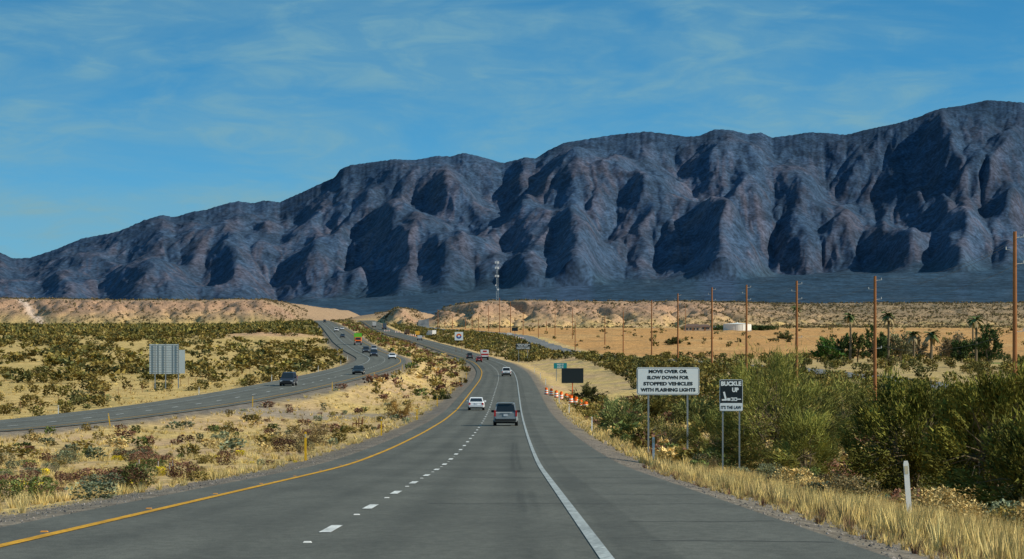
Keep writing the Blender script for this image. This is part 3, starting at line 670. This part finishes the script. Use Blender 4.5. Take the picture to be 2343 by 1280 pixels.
# ---------------- signs & furniture
sw=mat('sign_white',(.80,.86,.88),.5,0,.03);sb=mat('sign_black',(.012,.022,.028),.5);steel=mat('galvanised_steel',(.30,.34,.36),.45,.5);alu=mat('sign_back_aluminium',(.44,.50,.52),.5,.1,.1,1.5);rib=mat('sign_rib_aluminium',(.34,.39,.41),.5,.1)
wood=mat('weathered_wood',(.24,.12,.05),.9,0,.35,3.);oran=mat('safety_orange',(.85,.15,.01),.5,0,.06)
dyel=mat('delineator_yellow',(.88,.50,.02),.5,0,.06);dwh=mat('delineator_white',(.80,.82,.82),.5,0,.06);teal=mat('sign_teal',(.01,.25,.28),.5);blue=mat('emblem_blue',(.03,.10,.35),.5)
def rrect(mb,x0,x1,z0,z1,r,y,m,th=None,n=5):
    pts=[]
    for cx_,cz_,a0 in((x1-r,z1-r,0),(x0+r,z1-r,90),(x0+r,z0+r,180),(x1-r,z0+r,270)):
        for i in range(n+1):
            t=math.radians(a0+90*i/n);pts.append((cx_+r*math.cos(t),cz_+r*math.sin(t)))
    if th: mb.loft([[(p[0],y,p[1]) for p in pts],[(p[0],y+th,p[1]) for p in pts]],m)
    else: mb.add([(p[0],y,p[1]) for p in pts],[tuple(range(len(pts)))],m)
def sign_frame(X,Y,ztop):
    g=float(hz(X,Y));return g,ztop-g
d=160;X=atpx(1528.5,d);g,t=sign_frame(X,d,(760-841)/F*d);w=143/F*d/2;h=63/F*d
mb=MB()
rrect(mb,-w,w,t-h,t,.12,0,0,.02);rrect(mb,-w+.03,w-.03,t-h+.03,t-.03,.11,-.004,1);rrect(mb,-w+.055,w-.055,t-h+.055,t-.055,.08,-.008,0)
for i,(s_,ww) in enumerate((('MOVE OVER OR',.62),('SLOW DOWN FOR',.67),('STOPPED VEHICLES',.79),('WITH FLASHING LIGHTS',.88))):
    mb.text(s_,0.0,t-.145-.155-i*.325,.17,1,-.012,2*w*ww,.013)
for xx in(-w+.62,w-.62): mb.box(xx-.045,xx+.045,.022,.08,-.3,t-.05,2)
mb.build('move_over_sign',[sw,sb,steel],(X,d,g))
d=122;X=atpx(1673,d);g,t=sign_frame(X,d,(760-869)/F*d);w=53/F*d/2;h=72/F*d
mb=MB();rrect(mb,-w,w,t-h,t,.06,0,0,.02);rrect(mb,-w+.018,w-.018,t-h+.018,t-.018,.05,-.004,1)
rrect(mb,-w+.018,w-.018,t-h+.018,t-h*.745,.045,-.008,0)
mb.text('BUCKLE',0,t-.24,.16,0,-.008,w*1.76,.014);mb.text('UP',.17,t-.49,.16,0,-.008,.27,.014)
mb.text("IT'S THE LAW",0,t-h+.085,.125,1,-.012,w*1.76,.006)
zc=t-h*.60
mb.add([(-.33,-.008,zc+.26),(-.26,-.008,zc+.28),(-.18,-.008,zc-.02),(-.18,-.008,zc-.09),(-.38,-.008,zc-.09),(-.38,-.008,zc-.03),(-.26,-.008,zc-.02)],[(0,6,3,2,1),(6,5,4,3)],0)
mb.box(-.18,-.06,-.010,-.006,zc-.05,zc-.02,0);mb.box(-.16,-.04,-.012,-.007,zc-.09,zc+.02,0)
mb.box(-.02,.10,-.012,-.007,zc-.10,zc+.04,0);mb.box(.0,.05,-.015,-.0125,zc-.07,zc+.01,1)
mb.box(.12,.24,-.012,-.007,zc-.10,zc+.04,0);mb.box(.15,.21,-.015,-.0125,zc-.06,zc+.0,1);mb.box(.24,.40,-.012,-.007,zc-.05,zc-.01,0)
for xx in(-w*.72,w*.72): mb.box(xx-.03,xx+.03,.022,.06,-.3,t-.05,2)
mb.build('buckle_up_sign',[sw,sb,steel],(X,d,g))
d=390;X=atpx(382,d);g,t=sign_frame(X,d,(760-787)/F*d);mb=MB();k=d/F
def bx(a,b,y0,y1,off,m):
    mb.box((a-382)*k,(b-382)*k,off,off+.06,t-(y1-787)*k,t-(y0-787)*k,m)
bx(342,409,788,856,0,0);bx(409.5,423,801,855,.05,0)
for i in range(12): bx(342,408.6,790+i*5.6,790.8+i*5.6,-.03,1)
for a in(355,379,408): bx(a-1.2,a+1.2,787,889,-.16,2)
bx(363,364.2,789,856,-.07,1);bx(396,397.2,789,856,-.07,1)
mb.build('highway_sign_back',[alu,rib,steel],(X,d,g),rz=.12)
def board(name,p,d,ytop,wp,hp,lines,face=sb,ink=sw,posts=1,orangeposts=False):
    X=atpx(p,d);g,t=sign_frame(X,d,(760-ytop)/F*d);k=d/F;w=wp*k/2;h=hp*k;mb=MB()
    mb.box(-w,w,0,.15,t-h,t,0);mb.box(-w+.06,w-.06,-.01,-.002,t-h+.06,t-.06,3)
    n=len(lines)
    for i,s_ in enumerate(lines): mb.text(s_,0,t-h*(.06+(i+.85)*.9/n),h*.6/n,1,-.016,min(1.75*w,w*2*.075*len(s_)),.01)
    for xx in((0,) if posts==1 else(-w*.6,w*.6)): mb.box(xx-.07,xx+.07,.16,.3,-.2,t-.1,2)
    if posts==1: mb.box(-w*.5,w*.5,-.6,.9,.25,.6,2);mb.tube((-w*.6,0,.3),(-w*.6+.2,0,.3),.3,.3,4,12);mb.tube((w*.6-.2,0,.3),(w*.6,0,.3),.3,.3,4,12)
    mb.build(name,[face,ink,oran if orangeposts else steel,face,tyre],(X,d,g))
board('message_board',1310,450,843,50,34,[],orangeposts=True)
board('highway_info_sign',1197,950,786,34,14,['COMMERCIAL VEHICLES','MUST EXIT','ALL TRUCKS 11 FT AND','OVER EXIT HERE'],posts=2)
board('message_board',1178,1550,750,14,8,[],orangeposts=True)
board('exit_guide_sign',1282,640,831,30,13,['WEST ST','EXIT 8'],teal,sw,2)
board('small_road_sign',724,1500,753,16,12,[],alu,sw,2)
board('route_sign',987,1250,800,9,10,['93'],sw,redl,2)
d=1150;X=atpx(1050,d);g,t=sign_frame(X,d,(760-760)/F*d);k=d/F;w=9.5*k;mb=MB()
mb.box(-w,w,0,.1,t-2*w,t,0)
def disc(r,y,m,zc,a0=0,a1=360,n=24): mb.add([(0,y,zc)]+[(r*math.cos(math.radians(a0+(a1-a0)*i/n)),y,zc+r*math.sin(math.radians(a0+(a1-a0)*i/n))) for i in range(n+1)],[(0,i,i+1) for i in range(1,n+1)],m)
disc(w*.62,-.02,1,t-w,0,180);disc(w*.62,-.02,2,t-w,180,360);disc(w*.25,-.04,0,t-w)
for xx in(-w*.7,w*.7): mb.box(xx-.08,xx+.08,.12,.25,-.2,t-.1,3)
mb.build('emblem_sign',[sw,oran,blue,wood],(X,d,g))
refl=mat('reflector',(.6,.55,.4),.3)
def delin(p,d,col,X=None,hgt=1.2,lean=0):
    X=atpx(p,d) if X is None else X;mb=MB()
    mb.loft([[(-.05,-.012,-.2),(.05,-.012,-.2),(.05,.012,-.2),(-.05,.012,-.2)],[(-.052,-.012,hgt-.06),(.052,-.012,hgt-.06),(.052,.012,hgt-.06),(-.052,.012,hgt-.06)],[(-.035,-.010,hgt),(.035,-.010,hgt),(.035,.010,hgt),(-.035,.010,hgt)]],0)
    mb.box(-.035,.035,-.017,-.013,hgt-.26,hgt-.10,1)
    mb.build('yellow_delineator_post' if col is dyel else 'white_delineator_post',[col,refl],(X,d,float(hz(X,d))),ry=lean)
delin(2083,60,dwh,hgt=1.32,lean=-.07)
for p,d in((1490,134),(1359,237),(1308,331),(1283,400),(1249,470),(1232,560),(1219,640),(1210,720)): delin(p,d,dwh,X=float(xr(d))+8.9)
for p,d in((696,136),(883,215),(969,296),(1014,376),(1043,460),(1066,540),(1080,630),(1090,720)): delin(p,d,dyel,X=float(xr(d))-6.7,hgt=1.3)
for d,l in((282,-.15),(345,0),(410,0),(475,0),(560,0),(640,0),(730,0),(860,0)): delin(0,d,dyel,X=float(xl(d))+6.6,lean=l)
for d in(320,395,470,560,650,760,900,1050): delin(0,d,dwh,X=float(xl(d))-9)
for i in range(17):
    p=1250+i*5.6;d=455-i*5.0+(i%3)*3
    X=atpx(p,d)+(i%2)*.4;mb=MB();r0=.29
    zz=[0,.08,.22,.38,.54,.70,.86,1.0];mm_=[2,0,1,0,1,0,0]
    for a_ in range(7): mb.tube((0,0,zz[a_]),(0,0,zz[a_+1]),(r0+.08 if a_==0 else r0)-.012*a_,(r0+.06 if a_==0 else r0-.008)-.012*a_,mm_[a_],14)
    mb.box(-.12,.12,-.02,.02,1.0,1.08,0)
    mb.build('traffic_barrel',[oran,sw,blk],(X,d,float(hz(X,d))))
for p,d in((905,1850),(925,1800),(940,1740),(960,1700),(1170,1500),(1186,1520),(880,1900)):
    for q in range(3):
        X=atpx(p+q*5,d);mb=MB();zz=[0,.3,.55,.8,1.1]
        for a_ in range(4): mb.tube((0,0,zz[a_]),(0,0,zz[a_+1]),.34-.02*a_,.33-.02*a_,a_%2,10)
        mb.build('traffic_barrel',[oran,sw],(X,d,float(hz(X,d))))
for p,d,hh in((312,118,.6),(318,119,.75),(334,117,.6),(362,123,.65),(388,121,.55),(397,122,.65)):
    X=atpx(p,d);mb=MB();mb.loft([[(-.035,-.035,-.1),(.035,-.035,-.1),(.035,.035,-.1),(-.035,.035,-.1)],[(-.035,-.035,hh),(.035,-.035,hh),(.035,.035,hh+.03),(-.035,.035,hh+.03)]],0);mb.box(-.01,.01,-.045,-.037,hh-.3,hh-.05,1)
    mb.build('wooden_stake',[wood,sw],(X,d,float(hz(X,d))),ry=random.uniform(-.06,.06))
X=atpx(820,275);mb=MB()
for a_,b_,c_ in((-.5,.1,.5),(-.2,.3,.7),(.05,-.2,.9),(.3,.25,.75),(.4,.1,1.)): mb.box(a_-.05,a_+.05,b_-.05,b_+.05,-.1,c_,0)
mb.box(-.5,.4,.16,.21,.35,.45,0);mb.build('broken_wood_fence',[wood],(X,275,float(hz(X,275))))
mb=MB();pts=[]
for i in range(40):
    d=235+i*9;X=float(xl(d))-16-.01*d;pts.append((X,d,float(hz(X,d))))
for p in pts: mb.tube((p[0],p[1],p[2]-.1),(p[0],p[1],p[2]+1.2),.035,.03,0,6)
for a_,b_ in zip(pts,pts[1:]):
    for q in(.5,.8,1.1): mb.tube((a_[0],a_[1],a_[2]+q),(b_[0],b_[1],b_[2]+q),.006,.006,0,4)
mb.build('wire_fence',[wood])

# ---------------- power poles
pole_mat=mat('utility_pole_wood',(.27,.11,.04),.85,0,.3,1.2);insm=mat('insulator',(.5,.52,.53),.4)
tops=[]
def pole(X,Y,ztop,r=.17,arms=True):
    g=float(hz(X,Y));H=ztop-g;mb=MB()
    mb.path([(0,0,-.3),(0,0,H*.5),(0,0,H)],[r*1.15,r*.98,r*.8],0,10)
    if arms:
        for q,sx in((.5,1),(1.5,-1),(2.6,1),(8.,1)):
            mb.tube((0,0,H-q),(sx*.75,0,H-q+.08),.035,.03,1,5);mb.tube((sx*.7,0,H-q+.05),(sx*.7,0,H-q+.3),.05,.04,1,6)
    mb.build('utility_pole',[pole_mat,insm],(X,Y,g))
    return X,Y,ztop
c=40.
for p,yt in((2322,530),(2002,632),(1823,643),(1708,652),(1629,658),(1551,672),(1491,687),(1426,713),(1384,722)):
    d=c*F/(p-CX);tops.append(pole(c,d,(760-yt)/F*d,.19))
t0=tops[0];tops.insert(0,(c,t0[1]-91,t0[2]+2.2));pole(*tops[0])
for p,yt,d in((1316,735,1150),(1310,705,1500),(1270,712,1500),(1232,730,1560),(1197,716,1700),(1168,690,1700),(1143,682,1800),(1118,700,1900),(1095,722,1950),(1080,724,2000),(1065,725,2050),(1035,722,2100),(1002,708,2150),(1250,735,1900),(1568,700,1900),(1018,730,2200)):
    tops.append(pole(atpx(p,d),d,(760-yt)/F*d,.16 if d<1600 else .2,d<1600))
mb=MB()
for a_,b_ in zip(tops[:10],tops[1:10]):
    for q,sx in((.25,1),(1.2,-1),(2.35,1),(7.7,1)):
        pr=None
        for k in range(9):
            u=k/8;pt=(a_[0]+(b_[0]-a_[0])*u+sx*.7,a_[1]+(b_[1]-a_[1])*u,a_[2]+(b_[2]-a_[2])*u-q-1.1*4*u*(1-u))
            if pr: mb.tube(pr,pt,.013,.013,0,4)
            pr=pt
mb.build('power_lines',[mat('cable',(.10,.10,.10),.6)])
# ---------------- cell tower
d=2560;X=atpx(1137,d);g=float(hz(X,d));H=(760-597)/F*d-g;mb=MB();w0=1.3;w1=.5
lg=lambda i,z:(math.cos(i*2.094)*(w0+(w1-w0)*z/H),math.sin(i*2.094)*(w0+(w1-w0)*z/H),z)
N=14
for i in range(3):
    mb.tube(lg(i,0),lg(i,H),.13,.11,0,6)
    for k in range(N):
        a_,b_=k*H/N,(k+1)*H/N;mb.tube(lg(i,a_),lg(i+1,b_),.06,.06,0,4);mb.tube(lg(i,b_),lg(i+1,b_),.06,.06,0,4)
for z_ in(H-1.5,H-6,H-13):
    for i in range(9):
        t=i*.698;mb.box(1.5*math.cos(t)-.25,1.5*math.cos(t)+.25,1.5*math.sin(t)-.1,1.5*math.sin(t)+.1,z_-.9,z_+.9,1)
        mb.tube((0,0,z_),(1.5*math.cos(t),1.5*math.sin(t),z_),.06,.06,0,4)
mb.tube((1.,-.6,H*.32),(1.,-1.3,H*.32),.8,.8,1,12);mb.tube((-.9,-.6,H*.42),(-.9,-1.2,H*.42),.6,.6,1,12)
mb.build('cell_tower',[mat('tower_steel',(.3,.36,.4),.5),mat('antenna_white',(.8,.82,.84),.5)],(X,d,g))
# buildings
roof=mat('roof_brown',(.14,.09,.07),.8);wall=mat('stucco_wall',(.45,.36,.27),.9);rw=mat('white_metal_roof',(.75,.75,.71),.5)
d=1960;X=atpx(1687,d);g=float(hz(X,d));mb=MB();mb.tube((0,0,-.5),(0,0,4.4),9.0,9.0,0,40);mb.tube((0,0,4.4),(0,0,5.2),9.2,.6,1,40);mb.tube((0,0,5.2),(0,0,5.6),.5,.4,0,10)
for i in range(10):
    t=i*.628;mb.tube((9.05*math.cos(t),9.05*math.sin(t),-.5),(9.05*math.cos(t),9.05*math.sin(t),4.38),.12,.12,1,5)
mb.build('water_tank',[mat('tank_white',(.76,.74,.68),.6),rw],(X,d,g))
def house(p,d,L,W,H,R):
    X=atpx(p,d);g=float(hz(X,d));mb=MB();mb.box(-L/2,L/2,-W/2,W/2,-.5,H,0)
    mb.add([(-L/2-.4,-W/2-.4,H+.005),(L/2+.4,-W/2-.4,H+.005),(L/2+.4,W/2+.4,H+.005),(-L/2-.4,W/2+.4,H+.005),(-L/2+2,0,H+R),(L/2-2,0,H+R)],[(0,1,5,4),(1,2,5),(2,3,4,5),(3,0,4),(0,3,2,1)],1)
    for i in range(4):
        x0=-L/2+1+i*(L-2)/4;mb.box(x0,x0+1.3,-W/2-.04,-W/2-.005,.9,2.1,2)
    mb.box(-.5,.5,-W/2-.05,-W/2-.005,0,2.1,3)
    mb.build('desert_house',[wall,roof,glass,wood],(X,d,g))
house(1585,1950,11,8,3,1.8);house(1612,1965,8,8,2.6,1.5)

# ---------------- world, sun, camera
el=math.radians(33);az=math.radians(102)
w=bpy.data.worlds.new('World');sc.world=w;w.use_nodes=True;t=w.node_tree;bg=t.nodes['Background']
N=t.nodes.new;Lk=t.links.new
sky=N('ShaderNodeTexSky');sky.sky_type='NISHITA';sky.sun_disc=False;sky.sun_elevation=el;sky.sun_rotation=az;sky.air_density=1.;sky.dust_density=.5;sky.ozone_density=3.
tc=N('ShaderNodeTexCoord')
va=N('ShaderNodeVectorMath');va.operation='MULTIPLY_ADD';va.inputs[1].default_value=(1,1,3.2);va.inputs[2].default_value=(0,0,.12)
Lk(tc.outputs['Generated'],va.inputs[0]);Lk(va.outputs[0],sky.inputs['Vector'])
tint=N('ShaderNodeMix');tint.data_type='RGBA';tint.blend_type='MULTIPLY';tint.inputs[0].default_value=1;tint.inputs[7].default_value=(.36,1.08,1.18,1)
Lk(sky.outputs[0],tint.inputs[6])
def cl(scale,detail,lo,hi,dist=0.,rot=0.):
    m_=N('ShaderNodeMapping');m_.inputs['Scale'].default_value=scale;m_.inputs['Rotation'].default_value=(0,rot,0);Lk(tc.outputs['Generated'],m_.inputs['Vector'])
    n_=N('ShaderNodeTexNoise');n_.inputs['Scale'].default_value=1;n_.inputs['Detail'].default_value=detail;n_.inputs['Distortion'].default_value=dist;n_.inputs['Roughness'].default_value=.6
    Lk(m_.outputs[0],n_.inputs['Vector']);r_=N('ShaderNodeMapRange');r_.inputs[1].default_value=lo;r_.inputs[2].default_value=hi;r_.interpolation_type='SMOOTHSTEP'
    Lk(n_.outputs['Fac'],r_.inputs[0]);return r_.outputs[0]
c1=cl((10,10,42),9,.30,.62,.5,.05);c2=cl((34,34,110),9,.38,.70,1.0,-.08)
def M(op,a,b,c=None,clamp=False):
    m=N('ShaderNodeMath');m.operation=op;m.use_clamp=clamp
    for i,v in enumerate((a,b,c)):
        if v is None: continue
        if isinstance(v,(int,float)): m.inputs[i].default_value=v
        else: Lk(v,m.inputs[i])
    return m.outputs[0]
sp_=N('ShaderNodeSeparateXYZ');Lk(tc.outputs['Generated'],sp_.inputs[0])
hz_=N('ShaderNodeMapRange');hz_.interpolation_type='SMOOTHSTEP';hz_.inputs[1].default_value=.0;hz_.inputs[2].default_value=.09;hz_.inputs[3].default_value=.5;hz_.inputs[4].default_value=0
Lk(sp_.outputs[2],hz_.inputs[0])
cf=M('ADD',M('MULTIPLY',M('ADD',M('MULTIPLY',c1,.5),M('MULTIPLY',M('MULTIPLY',c1,c2),.6)),.7),hz_.outputs[0],None,True)
cm=N('ShaderNodeMix');cm.data_type='RGBA';cm.inputs[7].default_value=(1.5,3.0,3.65,1)
Lk(cf,cm.inputs[0]);Lk(tint.outputs[2],cm.inputs[6]);Lk(cm.outputs[2],bg.inputs['Color']);bg.inputs['Strength'].default_value=.135
s=Vector((math.sin(az)*math.cos(el),math.cos(az)*math.cos(el),math.sin(el)))
ld=bpy.data.lights.new('sun','SUN');ld.energy=5.;ld.angle=math.radians(.5);ld.color=(1,.91,.74)
lo=bpy.data.objects.new('sun',ld);sc.collection.objects.link(lo);lo.rotation_euler=(-s).to_track_quat('-Z','Y').to_euler()
cd=bpy.data.cameras.new('camera');cam=bpy.data.objects.new('camera',cd);sc.collection.objects.link(cam);sc.camera=cam
cd.sensor_width=36;cd.lens=36*F/2343;cd.shift_y=120/2343;cd.clip_start=.5;cd.clip_end=30000
cam.rotation_euler=(math.pi/2,0,0)
